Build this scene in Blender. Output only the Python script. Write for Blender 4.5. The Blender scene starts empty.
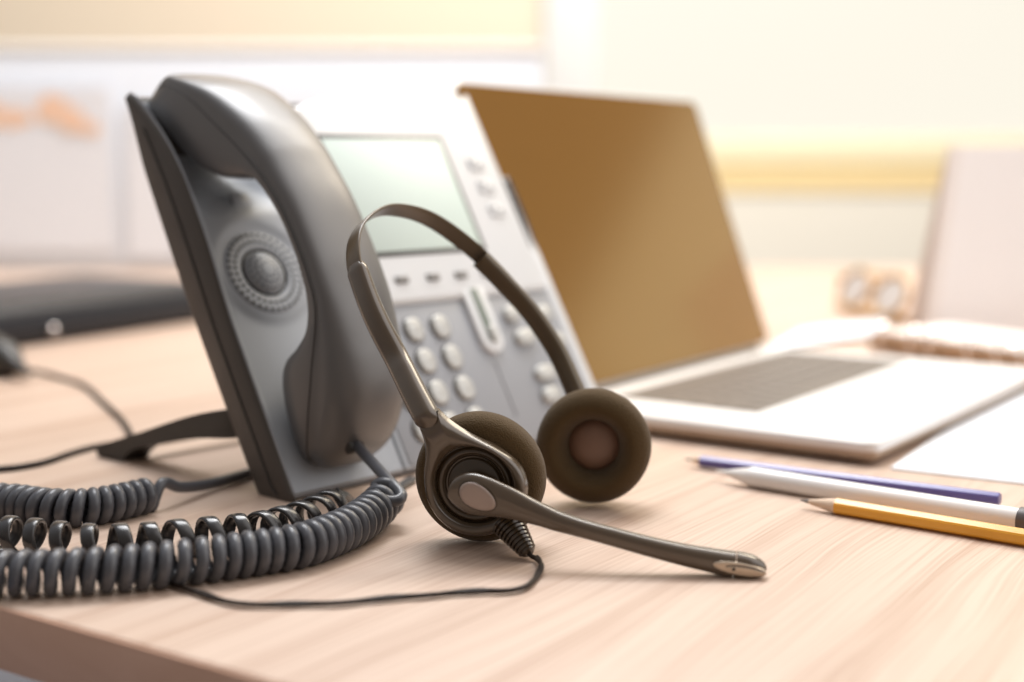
import bpy, bmesh, math, random
from mathutils import Vector, Matrix, noise
random.seed(4)
C = bpy.context.scene
COL = C.collection
V = Vector
R = math.radians
PI = math.pi
WM = {}

# ------------------------------------------------------------------ survey
CAM_H, FPX, PITCH = .16, 1350., .1304
def ray(px, py):
    x, u = (px-512)/FPX, (341-py)/FPX
    c, s = math.cos(PITCH), math.sin(PITCH)
    return V((x, c+s*u, -s+c*u))
def at(px, py, y):
    r = ray(px, py); return V((0, 0, CAM_H))+r*(y/r.y)
def tp(px, py, z=0):
    r = ray(px, py); return V((0, 0, CAM_H))+r*((z-CAM_H)/r.z)
def on_plane(px, py, o, n):
    r = ray(px, py); c = V((0, 0, CAM_H)); return c+r*((o-c).dot(n)/r.dot(n))

# ------------------------------------------------------------------ helpers
def empty(name, label, cat, m=Matrix(), group=None):
    o = bpy.data.objects.new(name, None); COL.objects.link(o)
    o.empty_display_size = .02
    o.matrix_world = m; WM[o] = m.copy()
    o['label'] = label; o['category'] = cat
    if group: o['group'] = group
    return o
def tag(o, label, cat, group=None):
    o['label'] = label; o['category'] = cat
    if group: o['group'] = group
    return o
def link(name, bm, mat, parent=None, smooth=True, label=None, angle=40):
    bmesh.ops.recalc_face_normals(bm, faces=bm.faces[:])
    if parent is not None:
        bm.transform(WM[parent].inverted())
    me = bpy.data.meshes.new(name)
    for f in bm.faces: f.smooth = smooth
    if smooth:
        for e in bm.edges:
            if len(e.link_faces) == 2 and e.calc_face_angle(0) > R(angle): e.smooth = False
    bm.to_mesh(me); bm.free()
    for mm in (mat if isinstance(mat, (list, tuple)) else [mat]): me.materials.append(mm)
    o = bpy.data.objects.new(name, me); COL.objects.link(o)
    if parent is not None:
        o.parent = parent; WM[o] = WM[parent]
    else: WM[o] = Matrix()
    if label: o['label'] = label
    return o
def frame(o, x, y, z):
    m = Matrix.Identity(4)
    for i, a in enumerate((x, y, z, o)):
        for k in range(3): m[k][i] = a[k]
    return m
def join(bm, bm2):
    me = bpy.data.meshes.new('t'); bm2.to_mesh(me); bm2.free(); bm.from_mesh(me); bpy.data.meshes.remove(me)
def rbox(lo, hi, bev=.0, seg=3, m=None):
    bm = bmesh.new(); bmesh.ops.create_cube(bm, size=1)
    lo, hi = V(lo), V(hi)
    for v in bm.verts:
        v.co = V([lo[i]+(v.co[i]+.5)*(hi[i]-lo[i]) for i in range(3)])
    if bev: bmesh.ops.bevel(bm, geom=bm.edges[:], offset=bev, segments=seg, profile=.5, affect='EDGES')
    if m: bm.transform(m)
    return bm
def loft(rings, closed=True, cap=True, bm=None):
    bm = bm or bmesh.new()
    vs = [[bm.verts.new(p) for p in r] for r in rings]
    n = len(rings[0])
    for a, b in zip(vs, vs[1:]):
        for i in range(n if closed else n-1):
            j = (i+1) % n
            bm.faces.new((a[i], a[j], b[j], b[i]))
    if cap and closed:
        for r in (vs[0], vs[-1]):
            bm.faces.new(r)
    return bm
def lathe(prof, m, seg=64, bm=None):
    """prof: (radius, height) list, revolved about the local z of m"""
    bm = bm or bmesh.new()
    rings = []
    for r, h in prof:
        r = max(r, 1e-5)
        rings.append([m @ V((r*math.cos(2*PI*i/seg), r*math.sin(2*PI*i/seg), h)) for i in range(seg)])
    loft(rings, True, False, bm)
    bmesh.ops.remove_doubles(bm, verts=bm.verts[:], dist=3e-5)
    return bm
def cr(pts, n):
    """Catmull-Rom through tuples, n samples"""
    P = [V(p) if len(p) in (2, 3, 4) else list(p) for p in pts]
    out = []
    k = len(P)-1
    for i in range(n):
        t = i/(n-1)*k; j = min(int(t), k-1); f = t-j
        p0, p1, p2, p3 = P[max(j-1, 0)], P[j], P[j+1], P[min(j+2, k)]
        out.append(.5*((2*p1)+(p2-p0)*f+(2*p0-5*p1+4*p2-p3)*f*f+(3*p1-p0-3*p2+p3)*f**3))
    return out
def resample(path, step):
    L = [0]
    for a, b in zip(path, path[1:]): L.append(L[-1]+(b-a).length)
    n = max(2, int(L[-1]/step)); out = []; j = 0
    for i in range(n+1):
        d = L[-1]*i/n
        while j < len(L)-2 and L[j+1] < d: j += 1
        f = (d-L[j])/max(L[j+1]-L[j], 1e-9)
        out.append(path[j].lerp(path[j+1], min(max(f, 0), 1)))
    return out
def frames(path, ref=V((0, 0, 1))):
    out = []; nrm = None
    for i in range(len(path)):
        t = (path[min(i+1, len(path)-1)]-path[max(i-1, 0)]).normalized()
        if nrm is None:
            nrm = ref-t*ref.dot(t)
            if nrm.length < 1e-4: nrm = V((1, 0, 0))-t*t.x
        else: nrm = nrm-t*nrm.dot(t)
        nrm.normalize(); out.append((t, nrm, t.cross(nrm)))
    return out
def tube(path, r, seg=10, bm=None, flat=None, ref=V((0, 0, 1))):
    """round tube, or flat=(a,b) half sizes along the normal and binormal"""
    rings = []
    for i, (p, (t, n, b)) in enumerate(zip(path, frames(path, ref))):
        a_, b_ = flat if flat else ((r[i], r[i]) if isinstance(r, (list, tuple)) else (r, r))
        rings.append([p+n*(a_*math.cos(2*PI*k/seg))+b*(b_*math.sin(2*PI*k/seg)) for k in range(seg)])
    return loft(rings, bm=bm)
def sell(k, seg, e):
    """unit superellipse point"""
    c, s = math.cos(2*PI*k/seg), math.sin(2*PI*k/seg)
    return math.copysign(abs(c)**e, c), math.copysign(abs(s)**e, s)
def sstep(x, a, b):
    t = min(max((x-a)/(b-a), 0), 1); return t*t*(3-2*t)

# ------------------------------------------------------------------ materials
def mat(name, col, rough=.5, metal=0., spec=.5, coat=0., bump=0., bscale=400., var=0., sheen=0., ior=None, emit=None, estr=0.):
    m = bpy.data.materials.new(name); m.use_nodes = True
    nt = m.node_tree; b = nt.nodes['Principled BSDF']
    b.inputs['Base Color'].default_value = (*col, 1)
    b.inputs['Roughness'].default_value = rough
    b.inputs['Metallic'].default_value = metal
    b.inputs['Specular IOR Level'].default_value = spec
    b.inputs['Coat Weight'].default_value = coat
    b.inputs['Coat Roughness'].default_value = .22
    if ior: b.inputs['IOR'].default_value = ior
    if sheen: b.inputs['Sheen Weight'].default_value = sheen
    if emit:
        b.inputs['Emission Color'].default_value = (*emit, 1); b.inputs['Emission Strength'].default_value = estr
    tc = nt.nodes.new('ShaderNodeTexCoord')
    if bump:
        n = nt.nodes.new('ShaderNodeTexNoise'); n.inputs['Scale'].default_value = bscale; n.inputs['Detail'].default_value = 3
        nt.links.new(tc.outputs['Object'], n.inputs['Vector'])
        bp = nt.nodes.new('ShaderNodeBump'); bp.inputs['Strength'].default_value = bump; bp.inputs['Distance'].default_value = .0006
        nt.links.new(n.outputs['Fac'], bp.inputs['Height']); nt.links.new(bp.outputs['Normal'], b.inputs['Normal'])
    if var:
        n = nt.nodes.new('ShaderNodeTexNoise'); n.inputs['Scale'].default_value = 45; n.inputs['Detail'].default_value = 6
        nt.links.new(tc.outputs['Object'], n.inputs['Vector'])
        mr = nt.nodes.new('ShaderNodeMapRange'); mr.inputs[1].default_value = .3; mr.inputs[2].default_value = .7
        mr.inputs[3].default_value = max(rough-var, .02); mr.inputs[4].default_value = rough+var
        nt.links.new(n.outputs['Fac'], mr.inputs[0]); nt.links.new(mr.outputs[0], b.inputs['Roughness'])
    return m

def wood(name, dark, light, rot, rough=.38):
    m = bpy.data.materials.new(name); m.use_nodes = True
    nt = m.node_tree; b = nt.nodes['Principled BSDF']; N = nt.nodes.new; L = nt.links.new
    tc = N('ShaderNodeTexCoord')
    mp = N('ShaderNodeMapping'); mp.inputs['Rotation'].default_value = (0, 0, rot)
    L(tc.outputs['Object'], mp.inputs['Vector'])
    # slow wander of the grain
    m0 = N('ShaderNodeMapping'); m0.inputs['Scale'].default_value = (9, 2.2, 9); L(mp.outputs[0], m0.inputs['Vector'])
    n0 = N('ShaderNodeTexNoise'); n0.inputs['Scale'].default_value = 1; n0.inputs['Detail'].default_value = 2; L(m0.outputs[0], n0.inputs['Vector'])
    sx = N('ShaderNodeSeparateXYZ'); L(mp.outputs[0], sx.inputs[0])
    w1 = N('ShaderNodeMath'); w1.operation = 'MULTIPLY_ADD'; w1.inputs[1].default_value = .07; L(n0.outputs['Fac'], w1.inputs[0]); L(sx.outputs['X'], w1.inputs[2])
    cb = N('ShaderNodeCombineXYZ'); L(w1.outputs[0], cb.inputs['X']); L(sx.outputs['Y'], cb.inputs['Y'])
    # ring lines: noise along the warped axis
    m1 = N('ShaderNodeMapping'); m1.inputs['Scale'].default_value = (620, 4.2, 1); L(cb.outputs[0], m1.inputs['Vector'])
    n1 = N('ShaderNodeTexNoise'); n1.inputs['Scale'].default_value = 1; n1.inputs['Detail'].default_value = 3; n1.inputs['Roughness'].default_value = .6; L(m1.outputs[0], n1.inputs['Vector'])
    # fine pores
    m2 = N('ShaderNodeMapping'); m2.inputs['Scale'].default_value = (1100, 26, 1); L(mp.outputs[0], m2.inputs['Vector'])
    n2 = N('ShaderNodeTexNoise'); n2.inputs['Scale'].default_value = 1; n2.inputs['Detail'].default_value = 2; L(m2.outputs[0], n2.inputs['Vector'])
    # broad bands
    m3 = N('ShaderNodeMapping'); m3.inputs['Scale'].default_value = (60, .9, 1); L(cb.outputs[0], m3.inputs['Vector'])
    n3 = N('ShaderNodeTexNoise'); n3.inputs['Scale'].default_value = 1; n3.inputs['Detail'].default_value = 1; L(m3.outputs[0], n3.inputs['Vector'])
    a = N('ShaderNodeMath'); a.operation = 'MULTIPLY_ADD'; a.inputs[1].default_value = .62; L(n1.outputs['Fac'], a.inputs[0])
    a2 = N('ShaderNodeMath'); a2.operation = 'MULTIPLY'; a2.inputs[1].default_value = .16; L(n2.outputs['Fac'], a2.inputs[0]); L(a2.outputs[0], a.inputs[2])
    a3 = N('ShaderNodeMath'); a3.operation = 'MULTIPLY_ADD'; a3.inputs[1].default_value = .40; L(n3.outputs['Fac'], a3.inputs[0]); L(a.outputs[0], a3.inputs[2])
    rp = N('ShaderNodeValToRGB'); rp.color_ramp.elements[0].position = .41; rp.color_ramp.elements[1].position = .66
    rp.color_ramp.elements[0].color = (*dark, 1); rp.color_ramp.elements[1].color = (*light, 1)
    L(a3.outputs[0], rp.inputs['Fac']); L(rp.outputs['Color'], b.inputs['Base Color'])
    b.inputs['Roughness'].default_value = rough; b.inputs['Specular IOR Level'].default_value = .5
    bp = N('ShaderNodeBump'); bp.inputs['Strength'].default_value = .12; bp.inputs['Distance'].default_value = .0004
    L(n2.outputs['Fac'], bp.inputs['Height']); L(bp.outputs['Normal'], b.inputs['Normal'])
    return m

M = {}
GR = math.atan2(.835, .55)            # direction of the grain on the desk
M['wood'] = wood('light_maple', (.43, .285, .205), (.60, .458, .365), PI/2-GR)
M['wood_edge'] = wood('maple_edge', (.58, .33, .22), (.68, .42, .30), PI/2-GR+PI/2, .45)
M['phone_dark'] = mat('charcoal_shell', (.066, .054, .045), .42, bump=.25, bscale=2600, var=.06)
M['silver'] = mat('silver_paint', (.34, .36, .39), .42, metal=.12, bump=.12, bscale=3000, var=.05)
M['silver_key'] = mat('keypad_silver', (.31, .32, .345), .45, metal=.1, bump=.1, bscale=3000)
M['white_silver'] = mat('bright_silver', (.72, .73, .74), .38, metal=.1, bump=.06, bscale=3000)
M['key'] = mat('key_silver', (.50, .50, .48), .3, metal=.25)
M['hole'] = mat('dark_recess', (.03, .026, .022), .6)
M['seam'] = mat('seam_grey', (.085, .075, .068), .5)
M['lcd'] = mat('lcd_glass', (.66, .77, .72), .42, spec=.5)
M['lcdrim'] = mat('lcd_rim', (.035, .028, .02), .4)
M['softkey'] = mat('soft_key_grey', (.22, .21, .2), .45)
M['slot'] = mat('green_slot', (.16, .19, .16), .35)
M['handset'] = mat('handset_plastic', (.074, .069, .067), .42, ior=1.9, coat=.2, bump=.16, bscale=2800, var=.05)
M['stand'] = mat('black_plastic', (.03, .026, .022), .45, bump=.2, bscale=2000)
M['cord'] = mat('coil_vinyl', (.066, .068, .078), .36, coat=.1, bump=.05, bscale=900, var=.06)
M['cord2'] = mat('glossy_vinyl', (.022, .02, .02), .26, coat=.3, var=.08)
M['black_wire'] = mat('thin_wire', (.020, .012, .008), .5, spec=.25, bump=.4, bscale=700)
M['hs'] = mat('headset_flare_brown', (.082, .057, .035), .19, coat=.5, ior=1.6, bump=.05, bscale=2500, var=.06)  # dark plastic, warm lens flare mixed into the colour as brown
M['hs_dark'] = mat('headset_dark', (.045, .029, .015), .16, coat=.4, var=.06)
M['foam'] = mat('flare_brown_foam', (.084, .053, .023), .95, spec=.12, bump=1., bscale=1500, sheen=.15)  # dark foam, its brown takes in the warm flare
M['mesh_cloth'] = mat('speaker_cloth', (.22, .125, .085), .32, spec=.5, bump=.5, bscale=2400, coat=.2)
M['band'] = mat('band_strip', (.085, .056, .026), .3, coat=.2)
M['inset'] = mat('pivot_inset', (.36, .285, .25), .34, metal=.15)
M['mic_metal'] = mat('mic_champagne', (.58, .47, .36), .3, metal=.4)
M['alu'] = mat('aluminium', (.84, .82, .80), .38, metal=.15, bump=.05, bscale=2500)
M['alu_edge'] = mat('aluminium_edge', (.52, .40, .30), .35, metal=.5)
M['screen'] = mat('flare_tinted_glass', (.215, .100, .020), .14, spec=.5, ior=2.9)  # black glossy screen, amber base stands in for warm lens flare
M['screen'].node_tree.nodes['Principled BSDF'].inputs['Specular Tint'].default_value = (1, .76, .40, 1)  # orange reflection tint continues the painted flare
M['keycap'] = mat('keycap_grey', (.17, .14, .115), .5)
M['keywell'] = mat('keyboard_well', (.40, .34, .29), .6)
M['paper'] = mat('paper', (.80, .83, .88), .85, bump=.1, bscale=300)
M['orange_paint'] = mat('orange_lacquer', (.88, .41, .03), .3, coat=.4)
M['violet_paint'] = mat('violet_lacquer', (.10, .08, .30), .3, coat=.4)
M['white_paint'] = mat('white_lacquer', (.84, .82, .80), .35, coat=.3)
M['lead_wood'] = mat('sharpened_wood', (.74, .56, .42), .7, bump=.3, bscale=800)
M['graphite'] = mat('graphite', (.2, .18, .17), .4)
M['pen_end'] = mat('pen_end_dark', (.10, .09, .09), .4)
M['case'] = mat('black_leatherette', (.014, .015, .020), .33, spec=.3, bump=.4, bscale=1100)
M['wall'] = mat('beige_wall', (.84, .71, .55), .9, bump=.15, bscale=60)
M['wall_low'] = mat('cream_wall', (.92, .86, .74), .9, bump=.15, bscale=60)
M['partition'] = mat('white_board', (.76, .82, .90), .6)
M['frame'] = mat('window_frame', (.84, .83, .80), .5)
M['pane'] = mat('window_daylight', (.06, .06, .06), .5, emit=(1.0, .95, .82), estr=.93)
M['rail'] = mat('pale_oak_rail', (.96, .86, .60), .5)
M['sill'] = mat('oak_sill', (.92, .72, .38), .5)
M['cal'] = mat('pink_card', (.92, .85, .81), .8)
M['calback'] = mat('tan_card', (.86, .77, .71), .8)
M['chrome'] = mat('chrome_wire', (.85, .80, .78), .12, metal=1.)
M['brown_cover'] = mat('brown_cover', (.40, .24, .13), .6)
M['amber'] = mat('amber_frame', (.42, .22, .05), .3, coat=.4)
M['floor'] = mat('carpet_floor', (.20, .21, .25), .95, bump=.6, bscale=90)
M['orange_ink'] = mat('orange_print', (.88, .62, .46), .8)
M['lens'] = mat('smoked_lens', (.60, .56, .52), .12, spec=.6)

# ------------------------------------------------------------------ room and desk
bm = rbox((-4, -3, -.78), (5, 6, -.75)); fl = link('floor', bm, M['floor'], smooth=False); fl['kind'] = 'structure'

E0 = V((-.1865, .4749, 0)); ED = V((.111, -.0718, 0)).normalized()          # front edge of the desk
def slab(z0, z1, inset, bev):
    bm = bmesh.new()
    a, b = E0-ED*1.5, E0+ED*2.2
    nrm = V((-ED.y, ED.x, 0)); a = a+nrm*inset; b = b+nrm*inset
    pts = [a, b, V((3.2, 2.12, 0)), V((-2.2, 2.12, 0))]
    lo = [bm.verts.new((p.x, p.y, z0)) for p in pts]; hi = [bm.verts.new((p.x, p.y, z1)) for p in pts]
    bm.faces.new(lo[::-1]); bm.faces.new(hi)
    for i in range(4): bm.faces.new((lo[i], lo[(i+1) % 4], hi[(i+1) % 4], hi[i]))
    if bev: bmesh.ops.bevel(bm, geom=bm.edges[:], offset=bev, segments=3, profile=.5, affect='EDGES')
    return bm
desk = empty('desk', 'light maple desk with fine grain carrying the telephone, headset and laptop', 'desk', Matrix.Translation((.2, 1, -.75)))
link('desktop', slab(-.0245, 0, .0016, .0009), M['wood'], desk, angle=80)
bm = bmesh.new()
nE = V((-ED.y, ED.x, 0)); mE = frame(E0, ED, nE, V((0, 0, 1)))
link('edge_band', rbox((-1.49, 0, -.0243), (2.19, .0012, -.0004), .0005, 2, mE), M['wood_edge'], desk, label='reddish edge strip along the near side')
for x, y in ((-.9, 1.1), (1.3, .1), (-1.3, 2.0), (2.6, 2.0)):
    link('leg', rbox((x-.025, y-.025, -.75), (x+.025, y+.025, -.026), .003), M['frame'], desk)

# back wall, window, partition
WY = 3.2
wl = empty('room_wall', 'plain beige room wall left of the window', 'wall', Matrix.Translation((0, WY, -.75)))
link('upper_panel', rbox((-4, WY, -.75), (.07, WY+.1, 4.2)), M['wall'], wl, smooth=False)
link('lower_panel', rbox((.072, WY, -.75), (8, WY+.1, .092)), M['wall_low'], wl, smooth=False, label='cream wall section under the sill')
link('end_panel', rbox((5.722, WY, .0925), (8, WY+.1, 1.6495)), M['wall'], wl, smooth=False)
link('top_panel', rbox((.072, WY, 1.65), (8, WY+.1, 4.2)), M['wall'], wl, smooth=False)
wn = empty('window', 'large bright window with pale frame behind the laptop', 'window', Matrix.Translation((1, WY, .16)))
link('pane', rbox((.17, WY+.03, .18), (5.6, WY+.04, 1.60)), M['pane'], wn, smooth=False)
bm = rbox((.075, WY-.02, .165), (.20, WY+.05, 1.648), .004)
join(bm, rbox((5.6, WY-.02, .165), (5.72, WY+.05, 1.648), .004))
join(bm, rbox((.202, WY-.018, 1.60), (5.598, WY+.05, 1.646), .004))
link('frame', bm, M['frame'], wn)
link('bottom_rail', rbox((.202, WY-.002, .1585), (5.598, WY+.02, .225), .004), M['rail'], wn)
link('sill', rbox((.075, WY-.003, .096), (5.8, WY-.002, .158), .006), M['sill'], wn, label='orange toned wooden sill')
pt = empty('desk_partition', 'low white partition board standing at the back of the desk', 'partition', Matrix.Translation((-.9, 2.06, 0)))
link('board', rbox((-2.1, 2.05, .0), (.045, 2.075, .325), .006), M['partition'], pt)
link('top_rail', rbox((-2.1, 2.047, .3255), (.046, 2.079, .337), .003), M['frame'], pt)
sh = empty('pinned_sheet', 'white sheet with orange printed blotches on the partition board', 'paper', Matrix.Translation((-.72, 2.045, .1)))
link('sheet', rbox((-.86, 2.0445, .03), (-.60, 2.046, .275)), M['paper'], sh, smooth=False)
bm = bmesh.new()
for cx, cz, rx, rz in ((-.79, .232, .035, .022), (-.745, .228, .03, .014), (-.685, .24, .026, .02), (-.66, .226, .022, .018), (-.63, .212, .014, .01)):
    b2 = bmesh.new(); bmesh.ops.create_circle(b2, cap_ends=True, segments=20, radius=1)
    for v in b2.verts:
        k = 1+.3*noise.noise(v.co*1.7+V((cx*40, 0, 0))); v.co = V((cx+v.co.x*rx*k, 2.0435-.0004*(cx*100 % 5), cz+v.co.y*rz*k))
    join(bm, b2)
link('print', bm, M['orange_ink'], sh, smooth=False)
b2 = rbox((-.58, 2.0445, .02), (-.37, 2.046, .25)); tag(link('blank_sheet', b2, M['paper'], smooth=False), 'plain white sheet on the partition board behind the phone cradle', 'paper')

# ------------------------------------------------------------------ desk telephone
yw, ti = R(47.5), R(60.2)
pa = V((math.cos(yw), math.sin(yw), 0)); pn = V((-math.sin(yw), math.cos(yw), 0))
pt_ = pn*math.cos(ti)+V((0, 0, 1))*math.sin(ti)
PN = pa.cross(pt_)
PO = V((-.1046, .6264, .0015))
PF = frame(PO, pa, pt_, PN)            # u along the width, w up the face, n out of the face
phone = empty('desk_telephone', 'charcoal and silver desk telephone propped up on its stand with a big display', 'telephone', frame(PO, pa, pn, V((0, 0, 1))))
def fz(w):                              # front profile of the shell
    z = 0.
    z += .0035*sstep(w, .09, .15)
    if w > .165: z -= 3.9*(w-.165)**2
    return z
def bz(w):
    return -.0245+.0035*sstep(w, .19, .235)-.003*math.sin(PI*min(max(w/.22, 0), 1))+.012*(1-sstep(w, -.002, .012))
ws = [-.001+.2355*i/60 for i in range(61)]
def shell(u0, u1, w1, drop=.0):
    prof = [(w, fz(w)-drop) for w in ws if w <= w1]+[(w, bz(w)) for w in reversed(ws) if w <= w1]
    c = .0022
    rings = []
    for u, ins, low in ((u0, c, 0), (u0+c*.3, c*.35, 0), (u0+c, 0, 0), (u0+c+.0003, 0, .8), (u1-c-.0003, 0, .8), (u1-c, 0, 0), (u1-c*.3, c*.35, 0), (u1, c, 0)):
        cw = sum(p[0] for p in prof)/len(prof)
        ring = []
        for w, n in prof:
            mid = (fz(w)-drop+bz(w))/2; half = abs(fz(w)-drop-bz(w))/2
            k = max(half-ins, .0003)/half
            q = mid+(n-mid)*k
            if low and n > mid: q -= low*2*half
            ring.append(PF @ V((u, cw+(w-cw)*(1-ins/.12), q)))
        rings.append(ring)
    return loft(rings)
bm = shell(0, .236, .3, .0)
join(bm, shell(.2362, .2445, .1735, .0005))
link('shell', bm, M['phone_dark'], phone, angle=50)
# parting line down the side
pl_ = [PF @ V((-.00025, w, (fz(w)*.45+bz(w)*.45))) for w in [.006+.205*i/60 for i in range(61)]]
link('side_seam', tube(pl_, .0005, 6), M['hole'], phone)

def face_n(u, w):
    cu = sstep(u, .0025, .0060)*(1-sstep(u, .0595, .068))
    z = fz(w)*(1-sstep(u, .07, .08))+min(fz(w), 0)*sstep(u, .07, .08)
    z -= .017*sstep(w, .150, .188)*cu
    z -= .0030*sstep(u, .0030, .0042)*(1-sstep(u, .066, .070))*sstep(w, .0, .10)
    rr = math.hypot(u-.0322, w-.1194)
    if rr < .030: z += (fz(.1194)-.0030-z)*(1-sstep(rr, .0235, .030))
    z -= .0016*(1-sstep(abs(u-.0735), .0004, .0014))*(1-sstep(w, .085, .09))
    return max(z+.0009, bz(w)+.0025)
bm = bmesh.new()
us = sorted(set([.0012+.0745*i/74 for i in range(75)]+[.0762+.161*i/40 for i in range(41)]+[.0715+.004*i/20 for i in range(21)]))
wv = [.0012+.2315*i/150 for i in range(151)]
g = [[bm.verts.new(PF @ V((u, w, face_n(u, w)-(.003 if u < .002 or w < .002 or w > .2315 else 0)))) for w in wv] for u in us]
for i in range(len(us)-1):
    for j in range(len(wv)-1):
        if us[i] > .10 and wv[j] > .11: continue
        bm.faces.new((g[i][j], g[i+1][j], g[i+1][j+1], g[i][j+1]))
bmesh.ops.delete(bm, geom=[v for v in bm.verts if not v.link_faces], context='VERTS')
face = link('face_panel', bm, M['silver'], phone, angle=60)
link('right_strip', rbox((.2366, .002, -.004), (.244, .1728, .0012), .0012, 3, PF), M['white_silver'], phone)
link('keypad_panel', rbox((.0775, .0035, -.002), (.2355, .0912, .0017), .0008, 2, PF), M['silver_key'], phone)
bm = rbox((.0800, .0925, -.012), (.2358, .2475, .0042), .0038, 4)
bmesh.ops.bisect_plane(bm, geom=bm.verts[:]+bm.edges[:]+bm.faces[:], plane_co=(.11, 0, 0), plane_no=(1, 0, 0))
for q in (.14, .17, .2): bmesh.ops.bisect_plane(bm, geom=bm.verts[:]+bm.edges[:]+bm.faces[:], plane_co=(q, 0, 0), plane_no=(1, 0, 0))
for v in bm.verts:
    if v.co.y > .17: v.co.y -= .033*max(0, (.2358-v.co.x)/.156)**1.6
bm.transform(PF)
mod = link('display_housing', bm, M['white_silver'], phone)
# speaker grille
sc = (.0322, .1194)
def fp(u, w, d=0.): return PF @ V((u, w, face_n(u, w)+d))
sb = face_n(*sc)
mS = PF @ Matrix.Translation((sc[0], sc[1], sb))
prof = [(.0232, -.0006), (.0229, .0006), (.0215, .0009), (.0150, .0006), (.0139, .0004), (.0132, -.0012), (.0124, -.0018), (.0117, -.0008), (.0112, .0012), (.0095, .0028), (.006, .004), (.003, .0045), (0, .0046)]
gr = link('speaker_grille', lathe(prof, mS, 72), M['silver'], phone, angle=75)
link('groove', lathe([(.0137, -.0006), (.0133, .0004), (.0128, .0006), (.0122, .0004), (.0117, -.0006)], mS, 72), M['hole'], gr)
def dome_h(r):
    for (r0, h0), (r1, h1) in zip(prof, prof[1:]):
        if r1 <= r <= r0: return h0+(h1-h0)*(r0-r)/max(r0-r1, 1e-6)
    return 0
bm = bmesh.new()
for r, k, hs in ((.0212, 36, .0012), (.0174, 32, .0012), (.0098, 20, .0009), (.0070, 15, .0009), (.0042, 9, .0008)):
    for i in range(k):
        t = 2*PI*i/k
        b2 = bmesh.new(); bmesh.ops.create_icosphere(b2, subdivisions=1, radius=hs)
        b2.transform(mS @ Matrix.Translation((r*math.cos(t), r*math.sin(t), dome_h(r))) @ Matrix.Diagonal((1, 1, .45, 1)))
        join(bm, b2)
link('holes', bm, M['hole'], gr)
# hook tab over the speaker
bm = bmesh.new()
tab = [(-.0055, -.004), (.0055, -.004), (.004, .005), (-.004, .005)]
b2 = rbox((.0285, .157, -.001), (.0395, .1655, .0012), .0007, 2)
b2.transform(PF @ Matrix.Translation((0, 0, face_n(.034, .16))))
link('hook_tab', b2, M['silver'], phone)
# display
lcd = link('display', rbox((.0955, .1212, .0036), (.1940, .1992, .0047), .0004, 2, PF), M['lcdrim'], phone)
link('glass', rbox((.0985, .1240, .0040), (.1908, .1962, .0052), .0003, 2, PF), M['lcd'], lcd)
for u in (.118, .142, .1647, .187):
    link('soft_key', rbox((u-.0047, .1045, .003), (u+.0047, .1088, .0060), .0012, 3, PF), M['softkey'], phone)
for u, w in ((.2148, .1801), (.2157, .1640), (.2167, .1475)):
    k = link('line_key', rbox((u-.0062, w-.0044, .003), (u+.0062, w+.0044, .0056), .0012, 3, PF), M['white_silver'], phone)
    bm = rbox((u-.0035, w+.0008, .0054), (u-.0005, w+.0026, .0060), .0002, 1, PF)
    join(bm, rbox((u+.0012, w-.0024, .0054), (u+.0036, w-.0006, .0060), .0002, 1, PF))
    link('mark', bm, M['seam'], k)
# dial keys
def key_mesh(rx, ry, h):
    prof = [(1.05, -.0004), (1.04, h*.6), (.97, h*.86), (.86, h), (.6, h*1.02), (.42, h*1.0), (.3, h*1.12), (0, h*1.16)]
    bm = bmesh.new(); rings = []
    for r, z in prof:
        r = max(r, .001)
        rings.append([V((rx*r*sell(i, 32, .85)[0], ry*r*sell(i, 32, .85)[1], z)) for i in range(32)])
    loft(rings, True, False, bm); bmesh.ops.remove_doubles(bm, verts=bm.verts[:], dist=2e-5)
    return bm
def place(name, bmf, m, mm):
    b2 = bmf(); b2.transform(PF @ m); return link(name, b2, mm, phone)
for j in range(4):
    for i in range(3):
        u, w = .0943+.0204*i, .0772-.0189*j
        k = place('dial_key', lambda: key_mesh(.0059, .0068, .0026), Matrix.Translation((u, w, .0016)), M['key'])
        b2 = lathe([(.0078, .0001), (.0078, .0004), (.0066, .0004), (.0064, .0001)], Matrix.Identity(4), 32)
        b2.transform(PF @ Matrix.Translation((u, w, .0016))); link('rim', b2, M['seam'], k)
# navigation key: white U with a dark slot
def ushape(hw, top, bot, z0, z1, bev):
    bm = bmesh.new(); pts = [(-hw, top), (-hw, bot)]
    pts += [(hw*math.cos(PI+PI*i/14), bot+hw*math.sin(PI+PI*i/14)) for i in range(1, 14)]+[(hw, bot), (hw, top)]
    cx, cy = 0, (top+bot)/2
    rings = []
    for z, k in ((z0, 0), (z1-bev, 0), (z1-bev*.3, bev*.3), (z1, bev)):
        rings.append([PF @ V((.1695+x*(1-k/hw), cy+(y-cy)*(1-k/(top-cy)), z)) for x, y in pts])
    return loft(rings)
nk = link('navigation_key', ushape(.0088, .0985, .0655, .001, .0046, .0012), M['white_silver'], phone)
link('slot', ushape(.0034, .0975, .0665, .0040, .0050, .0004), M['slot'], nk)
b2 = key_mesh(.0028, .0052, .0026); b2.transform(PF @ Matrix.Translation((.1705, .068, .0042))); link('rocker', b2, M['key'], nk)
for u, w, rx in ((.1945, .0795, .006), (.1985, .0640, .0085), (.2030, .0400, .0085), (.2005, .0262, .0075), (.2225, .0775, .0070), (.2250, .0590, .0068)):
    k = place('side_key', lambda: key_mesh(rx, .0048, .0034), Matrix.Translation((u, w, .0016)), M['key'])
b2 = rbox((.1664, .018, .0012), (.1672, .052, .0020), .0002, 1, PF); link('panel_line', b2, M['seam'], phone)
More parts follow.
